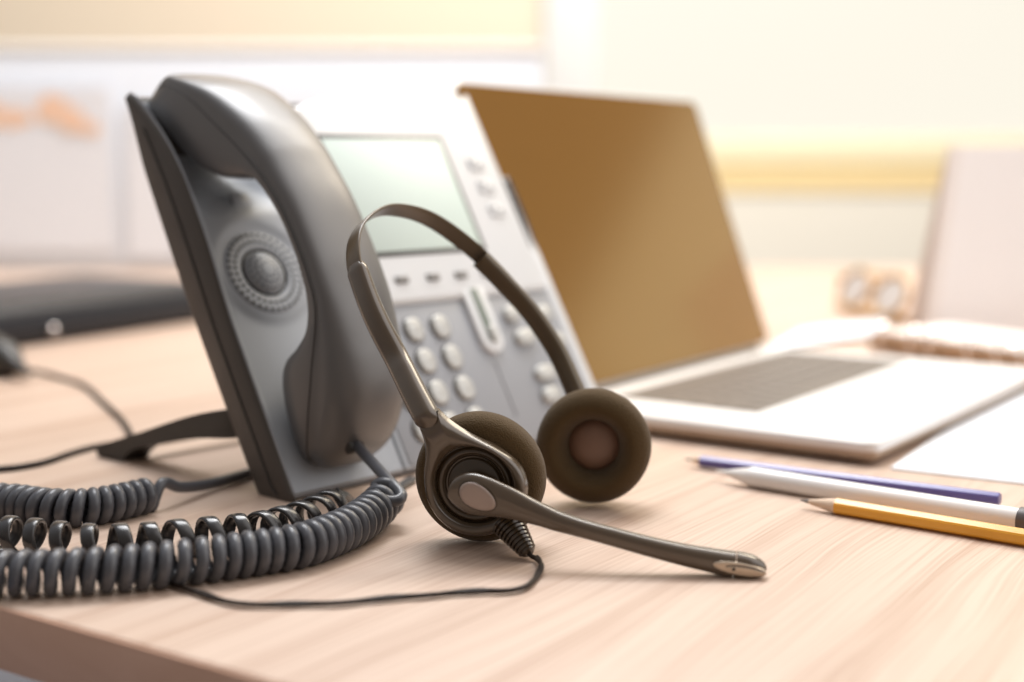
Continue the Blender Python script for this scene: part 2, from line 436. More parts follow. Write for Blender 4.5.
# stand
def sp(w, n, u): return PF @ V((u, w, n))
def arm(u0, u1):
    iv = PF.inverted(); prof = []
    for q in ((243, 408), (210, 411.5), (180, 418.5), (140, 432), (113, 440.5), (101, 444.5), (95.5, 451), (99, 458.5), (109, 462.5), (121, 462.5), (125.5, 455), (136, 448.5), (160, 443.5), (200, 438.5), (243, 436)):
        us_ = -.0075+.0115*(q[0]-96)/150
        p = iv @ on_plane(q[0], q[1], PO+pa*us_, pa); prof.append((p.y, p.z, us_))
    P = cr(prof+[prof[0]], 60)[:-1]
    c = V((sum(p[0] for p in P)/len(P), sum(p[1] for p in P)/len(P), 0))
    rings = []
    for u, k in ((u0, .93), (u0+.0012, 1), (u1-.0012, 1), (u1, .93)):
        rings.append([sp(c[0]+(p[0]-c[0])*(1-(1-k)*.3), c[1]+(p[1]-c[1])*(1-(1-k)*.3), u+p[2]) for p in P])
    return loft(rings)
bm = arm(0, .016); join(bm, arm(.205, .221))
join(bm, rbox((.0122, .072, -.118), (.2048, .081, -.110), .002, 2, PF))
zmin = min(v.co.z for v in bm.verts)
print('stand zmin', zmin)
link('stand', bm, M['stand'], phone)

# ------------------------------------------------------------------ handset
O_ = [(.2356, -.020), (.2325, .0040), (.2250, .0135), (.215, .0212), (.203, .0280), (.190, .0337), (.175, .0400), (.1595, .0454), (.150, .0482), (.130, .0529), (.103, .0547), (.081, .0534), (.069, .0490), (.0597, .0437), (.052, .0390), (.043, .0325), (.033, .0235), (.0242, .015), (.0175, .0075), (.0140, .0038)]
I_ = [(.2330, -.022), (.2250, -.019), (.2150, -.0145), (.203, -.009), (.190, -.0035), (.177, .0055), (.165, .0175), (.1555, .0340), (.1480, .0420), (.1270, .0482), (.1045, .0492), (.0844, .0462), (.0715, .0390), (.0665, .028), (.0640, .0155), (.0570, .008), (.0432, .003), (.030, .0015), (.0200, .0018), (.0130, .0030)]
C_ = [(.2400, -.016), (.2390, .0050), (.2315, .0160), (.2225, .0258), (.211, .0360), (.197, .0440), (.180, .0515), (.163, .0567), (.152, .0590), (.130, .0622), (.105, .0630), (.083, .0624), (.069, .0610), (.056, .0588), (.045, .0562), (.034, .0520), (.025, .0460), (.017, .0370), (.0110, .0240), (.0088, .0100)]
A_ = [.0195, .0245, .0260, .0264, .0262, .0257, .0248, .0242, .0238, .0234, .0232, .0236, .0243, .0250, .0254, .0255, .0252, .0243, .0222, .0170]
HU = .0334
n = 110
C_ = [(w-.0045*sstep(w, .19, .235), q-.0022*sstep(w, .17, .21)) for w, q in C_]
O_ = [(w-.0030*sstep(w, .20, .235), q-.0010*sstep(w, .17, .21)) for w, q in O_]
Oc, Ic, Cc = cr(O_, n), cr(I_, n), cr(C_, n); Ac = [p[0]-.0012 for p in cr([(a, 0) for a in A_], n)]
rings = []; NC = 30
for o, i_, c, a in zip(Oc, Ic, Cc, Ac):
    ring = []
    def add(u, q): ring.append(PF @ V((HU+u, q[0], q[1])))
    m2 = i_.lerp(o, .5)
    for k in range(7):                                   # underside
        f = k/6; add(-a*.80+2*a*.80*f, i_-(o-i_)*.06*math.sin(PI*f))
    add(a*.92, i_.lerp(o, .07)); add(a*.985, i_.lerp(o, .22)); add(a*1.005, m2); add(a*1.0, i_.lerp(o, .92))
    for k in range(NC+1):                                # crowned back
        th = -PI/2+PI*k/NC
        s_ = math.copysign(abs(math.sin(-th))**.78, -th); h = abs(math.cos(th))**.62 if k not in (0, NC) else 0
        add(a*s_*.975, o.lerp(c, h))
    add(-a*1.0, i_.lerp(o, .92)); add(-a*1.005, m2); add(-a*.985, i_.lerp(o, .22)); add(-a*.92, i_.lerp(o, .07))
    rings.append(ring)
hand = empty('handset', 'charcoal telephone handset lying in the cradle with glossy curved back', 'handset', PF @ Matrix.Translation((HU, .02, .003)))
ho = link('handle', loft(rings), M['handset'], hand, angle=34)
# seam along the left rim between the two halves
sm = [PF @ V((HU-a*1.004, i_.lerp(o, .90)[0], i_.lerp(o, .90)[1])) for o, i_, a in zip(Oc, Ic, Ac)][4:-3]
link('seam', tube(sm, .00035, 6), M['hole'], hand)
pl = PF.inverted() @ on_plane(356, 444, PO+PN*.029, PN)
link('cord_socket', rbox((pl.x-.0045, pl.y-.0035, .0245), (pl.x+.0045, pl.y+.0035, .0300), .0012, 2, PF), M['hole'], hand)

# ------------------------------------------------------------------ coiled handset cord
def helix(centre, r_fn, pitch_fn, hand_=1, ph0=0., sub=22, squash=1.):
    path = resample(centre, .0004); fr = []
    pts = []; ph = ph0; acc = 0
    last = path[0]; lastph = ph-10
    for i, p in enumerate(path):
        t = (path[min(i+1, len(path)-1)]-path[max(i-1, 0)]).normalized()
        s = t.cross(V((0, 0, 1))).normalized(); u_ = s.cross(t)
        d = (p-last).length; last = p
        f = i/(len(path)-1)
        # finer steps inside
        k = max(1, int(sub*d/pitch_fn(f)+.999))
        for q in range(k):
            ph += hand_*2*PI*d/pitch_fn(f)/k
            r = r_fn(f)
            pts.append(p+s*(r*math.cos(ph))+u_*(r*squash*math.sin(ph)))
    return pts
c1 = [(-.0560, .5935, .0125), (-.0575, .587, .0108), (-.0600, .578, .0096), (-.0635, .565, .0090), (-.0700, .5475, .0088), (-.0830, .5275, .0088), (-.098, .5175, .0088), (-.115, .5085, .0088), (-.131, .5010, .0088), (-.148, .4955, .0088), (-.165, .4915, .0088), (-.184, .4895, .0088), (-.205, .4895, .0088), (-.235, .494, .0088), (-.262, .508, .0088), (-.284, .532, .0088), (-.287, .560, .0088), (-.272, .583, .0086), (-.250, .594, .0084), (-.228, .5945, .0082), (-.207, .5865, .0082), (-.193, .5855, .0082), (-.182, .592, .0082), (-.174, .602, .0080), (-.168, .611, .0078)]
c1 = [(x, y-.0025*(1-sstep(x, -.09, -.06))*(1 if i < 13 else 0), z+.0002) for i, (x, y, z) in enumerate(c1)]
cp = cr(c1, 400)
rw = .0027
def r1(f): return (.0064+.0003*math.sin(f*9))*(1-.10*sstep(f, .7, 1.))
def p1(f):
    return .00575+.0022*(1-sstep(f, .01, .07))+.0011*sstep(f, .18, .36)-.0012*sstep(f, .5, .75)+.00035*math.sin(f*31)+.00025*math.sin(f*77+1)
hp = helix(cp, r1, p1, 1, .6)
# straight lead out of the handset, bent into the first turn
port = on_plane(357, 446, PO+PN*.029, PN); bend = at(392, 484, .590)
h0 = hp[0]
lead = [port, port.lerp(bend, .3), port.lerp(bend, .65), bend, at(399, 491, .5845), at(401.5, 496.5, .581), at(397, 500.5, .5785), at(388, 501, .5775), at(378, 497, .578)]
lead_s = cr(lead+[h0], 90)
tail = [hp[-1], V((-.1635, .617, .0120)), V((-.158, .628, .0075)), V((-.150, .645, .0045)), V((-.140, .667, .0032)), V((-.128, .689, .0030)), V((-.11, .72, .0030)), V((-.09, .745, .0030))]
tail_s = cr(tail, 60)
full = resample(lead_s[:-1]+hp+tail_s[1:], .00085)
cord = empty('coiled_telephone_cord', 'dark grey tightly coiled cord looping from the handset along the desk edge', 'cord', Matrix.Translation((-.15, .5, 0)))
link('coil', tube(full, rw, 10), M['cord'], cord, angle=80)

# loose ribbon coil behind it
tops = [(-.232, .556), (-.2195, .549), (-.2077, .5430), (-.1968, .5395), (-.1824, .5340), (-.1665, .5300), (-.1549, .5320), (-.144, .5345), (-.1321, .5400), (-.1263, .5415), (-.1154, .5460), (-.1065, .5497), (-.0978, .5590), (-.0919, .5672), (-.0852, .5800), (-.0815, .590)]
c2 = resample(cr([(x, y, .0078) for x, y in tops], 300), .001)
hp2 = helix(c2, lambda f: .0072, lambda f: .0140-.0038*f+.0012*math.sin(f*23), -1, 1.2, sub=34)
lead2 = cr([hp2[-1], V((-.0790, .594, .0125)), V((-.0760, .5985, .010)), V((-.0735, .606, .0050)), V((-.0690, .616, .0022)), V((-.060, .640, .0020)), V((-.05, .67, .0020))], 40)
hp2 = resample(hp2+lead2[1:], .0007)
# flat ribbon: wide along the coil axis
hp2 = resample(cr([V((-.40, .66, .0015)), V((-.33, .60, .0015)), V((-.275, .572, .003)), V((-.245, .560, .008)), hp2[0]], 60), .0012)[:-1]+hp2
rings = []
for i, p in enumerate(hp2):
    t = (hp2[min(i+1, len(hp2)-1)]-hp2[max(i-1, 0)]).normalized()
    j = min(range(0, len(c2), 3), key=lambda q: (c2[q]-p).length_squared)
    ax = (c2[min(j+3, len(c2)-1)]-c2[max(j-3, 0)]).normalized()
    b = (ax-t*ax.dot(t)).normalized(); nn = t.cross(b)
    rings.append([p+b*(.0029*sell(k, 12, .7)[0])+nn*(.00105*sell(k, 12, .7)[1]) for k in range(12)])
tag(link('loose_spiral_cord', loft(rings), M['cord2'], angle=80), 'glossy black cord stretched into loose open loops behind the tight coil', 'cord')

# thin wires and plug on the left
wr = empty('thin_cable', 'thin black cable with a dark plug curving behind the phone stand', 'cable', Matrix.Translation((-.38, 1, 0)))
pth = [tp(-12, 376)+V((0, 0, .006)), tp(12, 377)+V((0, 0, .006)), tp(38, 377)+V((0, 0, .004)), tp(62, 378, .0018), tp(85, 386, .0018), tp(104, 403, .0018), tp(122, 420, .0018), tp(133, 438, .0018), tp(142, 452, .0018)]
link('wire', tube(cr(pth, 60), .0018, 10), M['black_wire'], wr)
d = (pth[1]-pth[0]).normalized()
mP = frame(tp(-30, 373)+V((0, 0, .012)), V((0, 0, 1)), d.cross(V((0, 0, 1))), d)
mP = frame(tp(2, 376)+V((0, 0, .0145)), *(lambda z: (V((0, 0, 1))-z*z.z, z.cross(V((0, 0, 1))), z))((tp(38, 378, .004)-(tp(2, 376)+V((0, 0, .0145)))).normalized()))
link('plug', lathe([(0, -.03), (.013, -.03), (.0145, -.026), (.0145, .004), (.012, .012), (.007, .020), (.0045, .030), (.003, .040), (0, .041)], mP, 32), M['stand'], wr)
pth = [tp(-40, 478, .0017), tp(-6, 470, .0017), tp(20, 467, .0017), tp(45, 462, .0017), tp(72, 453, .0017), tp(95, 447, .0017), tp(120, 444, .0017), tp(150, 447, .0017)]
tag(link('flat_cable', tube(cr(pth, 60), .0017, 10), M['black_wire']), 'short stretch of thin black cable leaving the tip of the phone stand to the left', 'cable')

# ------------------------------------------------------------------ headset
hset = empty('headset', 'dark telephone headset tinted flare brown, standing on its round ear pads with microphone boom', 'headset', Matrix.Translation((.013, .59, 0)))
RC = V((-.01575, .547, .0280))
On = V((-.20, -.975, -.07)).normalized()
Rx = V((On.y*-1, On.x, 0)).normalized(); Uy = On.cross(Rx).normalized()
if Uy.z < 0: Uy = -Uy
NF = frame(RC, Rx, Uy, On)              # x right, y up, z outward, seen from outside
S = 1/2446.
# pad, cushion with a hollow centre facing away
link('ear_pad', lathe([(.0105, -.0105), (.0125, -.0170), (.0165, -.0212), (.0205, -.0217), (.0254, -.0200), (.0277, -.0158), (.0280, -.0115), (.0275, -.0085), (.0262, -.0060), (.0240, -.0044), (.020, -.0036), (.0100, -.0034), (.0105, -.0105)], NF, 72), M['foam'], hset, angle=89)
cupn = link('ear_cup', lathe([(.0, -.0060), (.0188, -.0060), (.0196, -.0048), (.0196, -.0018), (.0190, -.0004), (.0166, .0003), (.0164, -.0012), (.0158, -.0008), (.0150, .0002), (.0140, .0004), (.0128, -.0004), (.0121, -.0013), (.0116, -.0013), (.0112, -.0002), (.0104, .0004), (.0, .0005)], NF, 80), M['hs_dark'], hset, angle=50)
outl = [(437.5, 408.5), (443, 414), (452, 422), (466, 431), (482, 438.5), (498, 446), (513, 455.5), (523, 466), (528, 478), (529.5, 490), (527, 503), (520, 517), (508, 530), (492, 538.5), (476, 541.5), (460, 539.5), (445, 532.5), (432, 520), (424, 503), (421.5, 487), (421.5, 474), (423, 460), (423, 446), (420, 434), (416, 423)]
Lp = cr([((x-474)*S, (487-y)*S) for x, y in outl], 150)
Lp += [Lp[-1].lerp(Lp[0], f) for f in (.15, .3, .45, .6, .75, .9)]
rings = []
K = 16
for s in range(K+1):
    ring = []
    for p in Lp:
        an = math.atan2(p[1], p[0]); r = p.length; pi_ = V((math.cos(an), math.sin(an)))*.0163
        f = s/K
        q = p.lerp(pi_, f)
        wid = (r-.0163)
        h = .0018+(.0030+.10*min(wid-.005, .02))*(1-abs(2*min(f*1.0, 1)-.8)**2.6 if f < .9 else (1-1.0**2.6))
        h = -.0018+(.0050+.085*max(min(wid-.0055, .014), 0))*max(1-abs(2*f-1)**2.6, 0)**.6
        ring.append(NF @ V((q[0], q[1], h)))
    rings.append(ring)
bm = loft(rings, True, False)
yk = link('yoke', bm, M['hs'], hset, angle=70)

# headband arc, in its own plane
cN, cF = V((-.0115, .5587, .028)), V((.0381, .6271, .028))
BA = (cF-cN).normalized(); BM = (cN+cF)/2; ln = R(35)
BL = V((0, 0, 1))*math.cos(ln)+V((-BA.y, BA.x, 0))*math.sin(ln)
BN = BA.cross(BL)
def bp(x, y): return BM+BA*x+BL*y
arc = [(-.0562, .080), (-.0578, .092), (-.0530, .110), (-.0420, .1245), (-.024, .1335), (-.007, .1352), (.013, .1290), (.0310, .1125), (.0425, .0940), (.0485, .078)]
ap = resample(cr([bp(*p) for p in arc], 120), .0012)
rings = []
for i, p in enumerate(ap):
    t = (ap[min(i+1, len(ap)-1)]-ap[max(i-1, 0)]).normalized(); o_ = t.cross(BN).normalized()
    rings.append([p+BN*(.0048*sell(k, 14, .5)[0])+o_*(.00085*sell(k, 14, .7)[1]) for k in range(14)])
link('headband', loft(rings), M['band'], hset, angle=60)
def slider(pts, wfn, tfn, name, mm):
    P = resample(cr(pts, 80), .0012); rings = []
    for i, p in enumerate(P):
        f = i/(len(P)-1)
        t = (P[min(i+1, len(P)-1)]-P[max(i-1, 0)]).normalized(); o_ = t.cross(BN).normalized()
        e = min(1, .82+.18*(1-f)*30)
        rings.append([p+BN*(wfn(f)*e*sell(k, 20, .75)[0])+o_*(tfn(f)*e*sell(k, 20, .75)[1]) for k in range(20)])
    return link(name, loft(rings), mm, hset, angle=60)
j0 = NF @ V(((427-474)*S, (487-416.3)*S, .0012))
q1 = on_plane(395, 355, BM, BN); q2 = on_plane(368, 300, BM, BN); q3 = on_plane(356, 266, BM, BN)
sl = slider([j0+(RC-j0).normalized()*.0006, j0, j0.lerp(q1, .36)+V((-.0003, 0, .0003)), j0.lerp(q1, .72), q1, on_plane(379.5, 326, BM, BN), q2, q3], lambda f: .0056-.0003*f, lambda f: .0047-.0014*f, 'band_slider', M['hs'])
slider([on_plane(480, 259, BM, BN), on_plane(503, 282, BM, BN), on_plane(531, 313, BM, BN), on_plane(556, 350, BM, BN), on_plane(572, 384, BM, BN), on_plane(580, 404, BM, BN)], lambda f: .0050, lambda f: .0030+.0006*f, 'band_slider', M['band'])
# far ear piece, its hollow pad turned to the camera
FC = V((.0379, .619, .0292))
Fn = V((-.16, -.985, .02)).normalized(); Fx = V((-Fn.y, Fn.x, 0)).normalized(); Fy = Fn.cross(Fx)
if Fy.z < 0: Fy = -Fy
FF = frame(FC, Fx, Fy, Fn)
link('ear_pad', lathe([(.0118, -.0045), (.0124, -.0010), (.0140, .0032), (.0166, .0066), (.0184, .0077), (.0205, .0076), (.0246, .0055), (.0267, .0015), (.0270, -.0035), (.0250, -.0078), (.020, -.009), (.0100, -.009), (.0100, -.0055), (.0118, -.0045)], FF, 72), M['foam'], hset, angle=89)
link('speaker_cover', lathe([(.0124, -.0048), (.0115, -.0034), (.009, -.0018), (.0055, -.0006), (.002, -.0002), (0, -.0001)], FF, 48), M['mesh_cloth'], hset)
link('ear_cup', lathe([(0, -.0200), (.012, -.0200), (.019, -.0185), (.0222, -.0150), (.0226, -.0095), (.0, -.0092)], FF, 64), M['hs_dark'], hset)
# boom
bs = [(449, 488, .0), (450.3, 488.6, 6), (453, 489.5, 11.5), (458, 490.5, 16.5), (464, 491.6, 20), (471, 493.2, 22), (479, 495.0, 22), (488, 497, 20.6), (498, 499.6, 18.6), (508, 502.6, 16.8), (518, 506.2, 15.2), (530, 510.8, 13.2), (543, 515.6, 11.6), (556, 520.6, 10.6), (575, 526.4, 9.7), (595, 532, 9.4), (615, 537.4, 9.6), (634, 542.6, 9.9), (655, 548, 10.4), (673, 552.3, 10.9), (692, 556.5, 11.6), (712, 560.3, 12.4), (728, 563.6, 13.4), (735, 565.0, 14.0), (744, 566.3, 13.8), (752, 567.2, 12.4), (759, 567.8, 9.6), (764, 568.0, 5.8), (766.5, 568.1, 2.0)]
def boom_y(x):
    f = (x-449)/(767-449); return .5400-.0290*f-.006*math.sin(PI*f)
BP = cr([tuple(at(x, y, boom_y(x))) for x, y, h in bs], 220)
BH = [p[0] for p in cr([(h*at(x, y, boom_y(x)).y/FPX, 0) for x, y, h in bs], 220)]
BX = [p[0] for p in cr([(x, 0) for x, y, h in bs], 220)]
def boom_rings(x0, x1, grow=0.):
    rings = []
    for i, p in enumerate(BP):
        if not x0 <= BX[i] <= x1: continue
        t = (BP[min(i+2, len(BP)-1)]-BP[max(i-2, 0)]).normalized()
        dn = (On-t*On.dot(t)).normalized(); up = dn.cross(t).normalized()
        h = max(BH[i], .0002)+grow
        d_ = min(h*.95, .0034+.0014*sstep(BX[i], 600, 740))
        rings.append([p+up*(h*sell(k, 32, .85)[0])+dn*(d_*sell(k, 32, .80)[1]) for k in range(32)])
    return rings
boom = link('microphone_boom', loft(boom_rings(0, 734)), M['hs'], hset, angle=70)
cap_ = link('microphone_cap', loft(boom_rings(735, 800, .00012)), M['hs'], hset, angle=70)
def inset(cx, cy, ax, ay, rot, d, thick, name, mm, parent, egg=0., sw=.5):
    c0 = at(cx, cy, boom_y(cx)); i0 = min(range(len(BX)), key=lambda q: abs(BX[q]-cx))
    tx = (BP[min(i0+4, len(BP)-1)]-BP[i0-4]).normalized(); nn = (On-tx*On.dot(tx)).normalized(); ty = nn.cross(tx)
    if ty.z < 0: ty = -ty
    rings = []
    for r, z in ((1.0, -.0016), (1.0, thick*.4), (.93, thick*.85), (.75, thick), (.4, thick*1.1), (.0, thick*1.12)):
        r = max(r, .001); ring = []
        for k in range(40):
            th = 2*PI*k/40; x, y = ax*r*math.cos(th), ay*r*math.sin(th)*(1-egg*math.cos(th))
            X, Y = x*math.cos(rot)-y*math.sin(rot), x*math.sin(rot)+y*math.cos(rot)
            ring.append(c0+tx*(X*S)+ty*(Y*S)+nn*(d+z))
        rings.append(ring)
    bm = loft(rings, True, False); bmesh.ops.remove_doubles(bm, verts=bm.verts[:], dist=2e-5)
    return link(name, bm, mm, parent, angle=60)
inset(481, 494.6, 21.5, 14, R(-16), .0034, .0005, 'inset_rim', M['hs_dark'], boom, .16)
inset(481, 494.6, 20, 12.6, R(-16), .0036, .0008, 'pivot_inset', M['inset'], boom, .16)
inset(739, 564.8, 25.5, 6.2, R(-2), .0042, .0007, 'microphone_port', M['mic_metal'], cap_)
inset(744, 564.6, 19, 3.3, R(-2), .0047, .0004, 'slot', M['hs'], cap_)
inset(744, 565.5, 17.5, 2.5, R(-2), .0049, .0004, 'slot_bar', M['mic_metal'], cap_)
inset(733, 564.2, 1.8, 1.7, 0, .0053, .0002, 'hole', M['hole'], cap_)
# strain relief and lead
s0, s1 = at(507, 522, .543), at(529, 553, .533)
dz = (s1-s0).normalized(); mR = frame(s0, Rx-dz*Rx.dot(dz), dz.cross((Rx-dz*Rx.dot(dz)).normalized()), dz)
mR = frame(s0, (Rx-dz*Rx.dot(dz)).normalized(), dz.cross((Rx-dz*Rx.dot(dz)).normalized()), dz)
ln_ = (s1-s0).length; prof = [(0, 0), (.0066, 0)]
for i in range(9):
    h = ln_*(i+.5)/9.6; r = .0070-.0030*(i/8)
    prof += [(r*.80, h-.0006), (r, h-.00045), (r, h+.00045), (r*.80, h+.0006)]
prof += [(.0032, ln_*.97), (.0020, ln_*1.03), (0, ln_*1.03)]
link('strain_relief', lathe(prof, mR, 28), M['hs_dark'], hset, angle=30)
cpts = [s1-dz*.002, s1+dz*.0015, at(536, 558.5, .530), tp(541.5, 565, .003), tp(539, 574, .0015), tp(527, 585.5, .0015), tp(508, 590.5, .0015), tp(480, 591.5, .0015), tp(440, 594, .0015), tp(400, 597.5, .0015), tp(350, 602, .0015), tp(300, 604.5, .0015), tp(255, 604.5, .0015), tp(222, 600.5, .0015), tp(195, 592, .0015), tp(172, 583.5, .0015), tp(150, 578, .0015), tp(120, 572, .0015)]
ps = resample(cr(cpts, 300), .001)
bm = tube(ps, .0010, 8)
ps2 = [p+V((.0008*math.sin(i*.19), .0010*math.cos(i*.19), .0005)) for i, p in enumerate(ps)]
join(bm, tube(ps2[6:], .00075, 8))
link('cable', bm, M['black_wire'], hset)

# ------------------------------------------------------------------ laptop
ly = R(54.3); la = R(69.7)
LA = V((math.cos(ly), math.sin(ly), 0)); LB = V((math.sin(ly), -math.cos(ly), 0))
LO = V((.0342, .8419, 0))-LA*.022; LF = frame(LO, LA, LB, V((0, 0, 1)))
if LF.determinant() < 0: LFm = LF
W_, D_ = .325, .2115
lap = empty('laptop', 'open silver laptop with black screen tinted amber for lens flare standing behind the telephone', 'laptop', Matrix.Translation(LO))
def slabr(x0, x1, y0, y1, prof, rad=.009, m=LF):
    pts = []
    for cx, cy, a0 in ((x1-rad, y1-rad, 0), (x0+rad, y1-rad, 90), (x0+rad, y0+rad, 180), (x1-rad, y0+rad, 270)):
        for k in range(7):
            a = R(a0+90*k/6); pts.append((cx, cy, math.cos(a), math.sin(a)))
    rings = [[m @ V((cx+(rad-i)*c, cy+(rad-i)*s, z)) for cx, cy, c, s in pts] for i, z in prof]
    return loft(rings)
lb = link('base', slabr(0, W_, 0, D_, [(.006, .0015), (.003, .003), (.0006, .008), (0, .011), (.0004, .0125), (.0012, .0132)]), M['alu'], lap, angle=15)
link('side_rim', slabr(-.0003, W_+.0003, -.0003, D_+.0003, [(.0055, .0016), (.0028, .0030), (.0005, .0078), (.0005, .0079)]), M['alu_edge'], lap)
kb = link('keyboard_well', rbox((.0455, .022, .0125), (.0455+.2562, .022+.0985, .0134), .0002, 1, LF), M['keywell'], lap)
pit = .01705; bmk = None
rows = [[1]*14, [1]*13+[1.5], [1.5]+[1]*12+[1], [1.75]+[1]*11+[1.75], [2.25]+[1]*10+[2.25], [1, 1, 1, 1.25, 5.2, 1.25, 1, 1, 1, 1]]
for r_, row in enumerate(rows):
    tot = sum(row); sc_ = .2542/tot; x = .0465
    for wd in row:
        w = wd*sc_; y = .0232+r_*.0163
        k = link('key', rbox((x+.0009, y+.0008, .0133), (x+w-.0009, y+.0152, .0143), .0004, 1, LF), M['keycap'], kb, smooth=False)
        x += w
link('trackpad', slabr(.120, .227, .128, .200, [(.0, .0131), (.0002, .0134), (.0004, .01345)], .004), M['white_silver'], lap, smooth=False)
# lid
lz = V((0, 0, 1))*math.sin(la)-LB*math.cos(la); ln2 = LA.cross(lz)      # normal, away from or to the user
LL = frame(LO+V((0, 0, .0135))-LB*.0, LA, lz, -ln2 if ln2.dot(LB) < 0 else ln2)
lh = .2125
lid = link('lid', slabr(0, W_, .0, lh, [(.0016, -.0052), (.0003, -.0045), (0, -.003), (0, -.001), (.0010, .0)], .009, LL), M['alu'], lap, angle=15)
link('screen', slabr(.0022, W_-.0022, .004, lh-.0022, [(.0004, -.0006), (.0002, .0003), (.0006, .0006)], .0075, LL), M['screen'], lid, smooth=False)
link('hinge', tube([LO+LA*.03+V((0, 0, .0135)), LO+LA*(W_-.03)+V((0, 0, .0135))], .0042, 16), M['keycap'], lap)

# ------------------------------------------------------------------ papers and pencils on the right
def sheet(name, pts, z, label, mm=M['paper']):
    bm = bmesh.new()
    lo = [bm.verts.new((p.x, p.y, z-.0009)) for p in pts]; hi = [bm.verts.new((p.x, p.y, z)) for p in pts]
    bm.faces.new(lo[::-1]); bm.faces.new(hi)
    for i in range(len(pts)): bm.faces.new((lo[i], lo[(i+1) % len(pts)], hi[(i+1) % len(pts)], hi[i]))
    return tag(link(name, bm, mm, smooth=False), label, 'paper')
p0 = V((.200, .698, 0)); d1 = V((.84, -.50, 0)).normalized(); d2 = V((.50, .84, 0)).normalized()
sheet('paper_sheet', [p0, p0+d1*.21, p0+d1*.21+d2*.297, p0+d2*.297], .0011, 'white sheet of paper under the pencils in front of the laptop')
def pencil(name, tip, end, r, body, label, hexa=True, tipm=None, endm=None, cone=.020, lead=.0045):
    a, b = V(tip), V(end); d = (b-a).normalized(); L_ = (b-a).length
    s = d.cross(V((0, 0, 1))).normalized(); u = s.cross(d)
    m = frame(a, s, u, d)
    root = empty(name, label, 'pencil', m, 'pencils and pen beside the laptop')
    bm = bmesh.new(); seg = 6 if hexa else 24
    prof = [(0, cone), (r, cone+.0004), (r, L_-.001), (r*.93, L_), (0, L_)]
    if hexa:
        rings = []
        for rr, h in prof:
            rr = max(rr, 1e-5); ring = []
            for i in range(6):
                for off in (-.12, .12):
                    th = 2*PI*i/6+off+PI/6; ring.append(m @ V((rr*math.cos(th), rr*math.sin(th), h)))
            rings.append(ring)
        bm = loft(rings, True, True)
    else: bm = lathe(prof, m, 28)
    link('barrel', bm, body, root, angle=25)
    link('point', lathe([(r*.28, lead), (r*.96, cone+.0003), (0, cone+.0008)], m, 24), tipm or M['lead_wood'], root)
    link('tip', lathe([(0, 0), (r*.10, .0006), (r*.29, lead+.0002), (0, lead+.0005)], m, 16), endm or M['graphite'], root)
    return root
def lay(px, py, z): return tp(px, py, z)
pencil('pencil', lay(800, 500, .0037), lay(1100, 550.5, .0037), .0038, M['orange_paint'], 'bright orange pencil nearest the camera, sharpened point to the left', True, None, None, .018)
pencil('pencil', lay(684, 459, .0035), lay(1000, 499, .0062), .0030, M['violet_paint'], 'slim violet pencil just behind the white one', True, None, None, .010)
wp = pencil('pen', lay(716, 471, .0052), lay(1040, 523, .0052), .0050, M['white_paint'], 'thick white pen lying between the violet and orange pencils', False, M['white_paint'], M['white_paint'], .020, .006)
wp['category'] = 'pen'
e0, e1 = lay(1020, 519.5, .0052), lay(1040, 523, .0052)
dd = (e1-e0).normalized(); s_ = dd.cross(V((0, 0, 1))).normalized()
link('end_cap', lathe([(0, 0), (.0057, 0), (.0057, .016), (.004, .019), (0, .019)], frame(e0, s_, s_.cross(dd), dd), 24), M['pen_end'], wp)

# ------------------------------------------------------------------ things farther back
# black case on the left
cs = empty('flat_case', 'flat black case lying on the desk left of the telephone', 'case', Matrix.Translation((-.42, 1.3, 0)))
ca = tp(62, 342); cb_ = tp(200, 322)
xa = (cb_-ca).normalized(); xa.z = 0; ya = V((-xa.y, xa.x, 0))
mC = frame(ca-xa*.30, xa, ya, V((0, 0, 1)))
link('lower_half', slabr(-.02, .52, 0, .21, [(.004, .0015), (.001, .004), (0, .012)], .03, mC), M['case'], cs)
link('lid', slabr(-.02, .52, 0, .21, [(0, .0135), (.001, .027), (.005, .035), (.012, .0385), (.024, .040)], .03, mC), M['case'], cs)
link('zip', slabr(-.018, .518, .002, .208, [(0, .0118), (0, .0137)], .03, mC), M['seam'], cs)
b2 = bmesh.new(); bmesh.ops.create_icosphere(b2, subdivisions=2, radius=.0042); b2.transform(mC @ Matrix.Translation((.287, -.004, .013)))
link('zip_pull', b2, M['chrome'], cs)

# white stack of sheets behind the laptop
sheet('loose_sheet', [tp(770, 352), tp(872, 338), tp(886, 322), tp(800, 334)], .004, 'white loose sheet just behind the right corner of the laptop')
# glasses lying behind
gx = empty('spectacles', 'folded amber brown spectacles lying behind the right corner of the laptop', 'glasses', Matrix.Translation(tp(850, 312)))
g0 = tp(838, 309); g1 = tp(908, 326)
gd = (g1-g0).normalized(); gs = V((-gd.y, gd.x, 0))
gl = (g1-g0).length
def oval(c, ax, ay, az, n=40): return [c+ax*math.cos(2*PI*i/n)+ay*math.sin(2*PI*i/n)+az for i in range(n+1)]
for f in (.25, .75):
    c = g0+gd*gl*f+V((0, 0, .026))
    link('rim', tube(oval(c, gd*gl*.21, V((0, 0, .020))+gs*.008, V()), .0030, 8), M['amber'], gx)
    b2 = bmesh.new(); bmesh.ops.create_circle(b2, cap_ends=True, segments=32, radius=1)
    b2.transform(frame(c, gd*gl*.20, V((0, 0, .019))+gs*.0076, gs)); bmesh.ops.solidify(b2, geom=b2.faces[:], thickness=.0015)
    link('lens', b2, M['lens'], gx)
link('bridge', tube(cr([g0+gd*gl*.45+V((0, 0, .03)), g0+gd*gl*.5+V((0, 0, .034)), g0+gd*gl*.55+V((0, 0, .03))], 12), .0028, 8), M['amber'], gx)
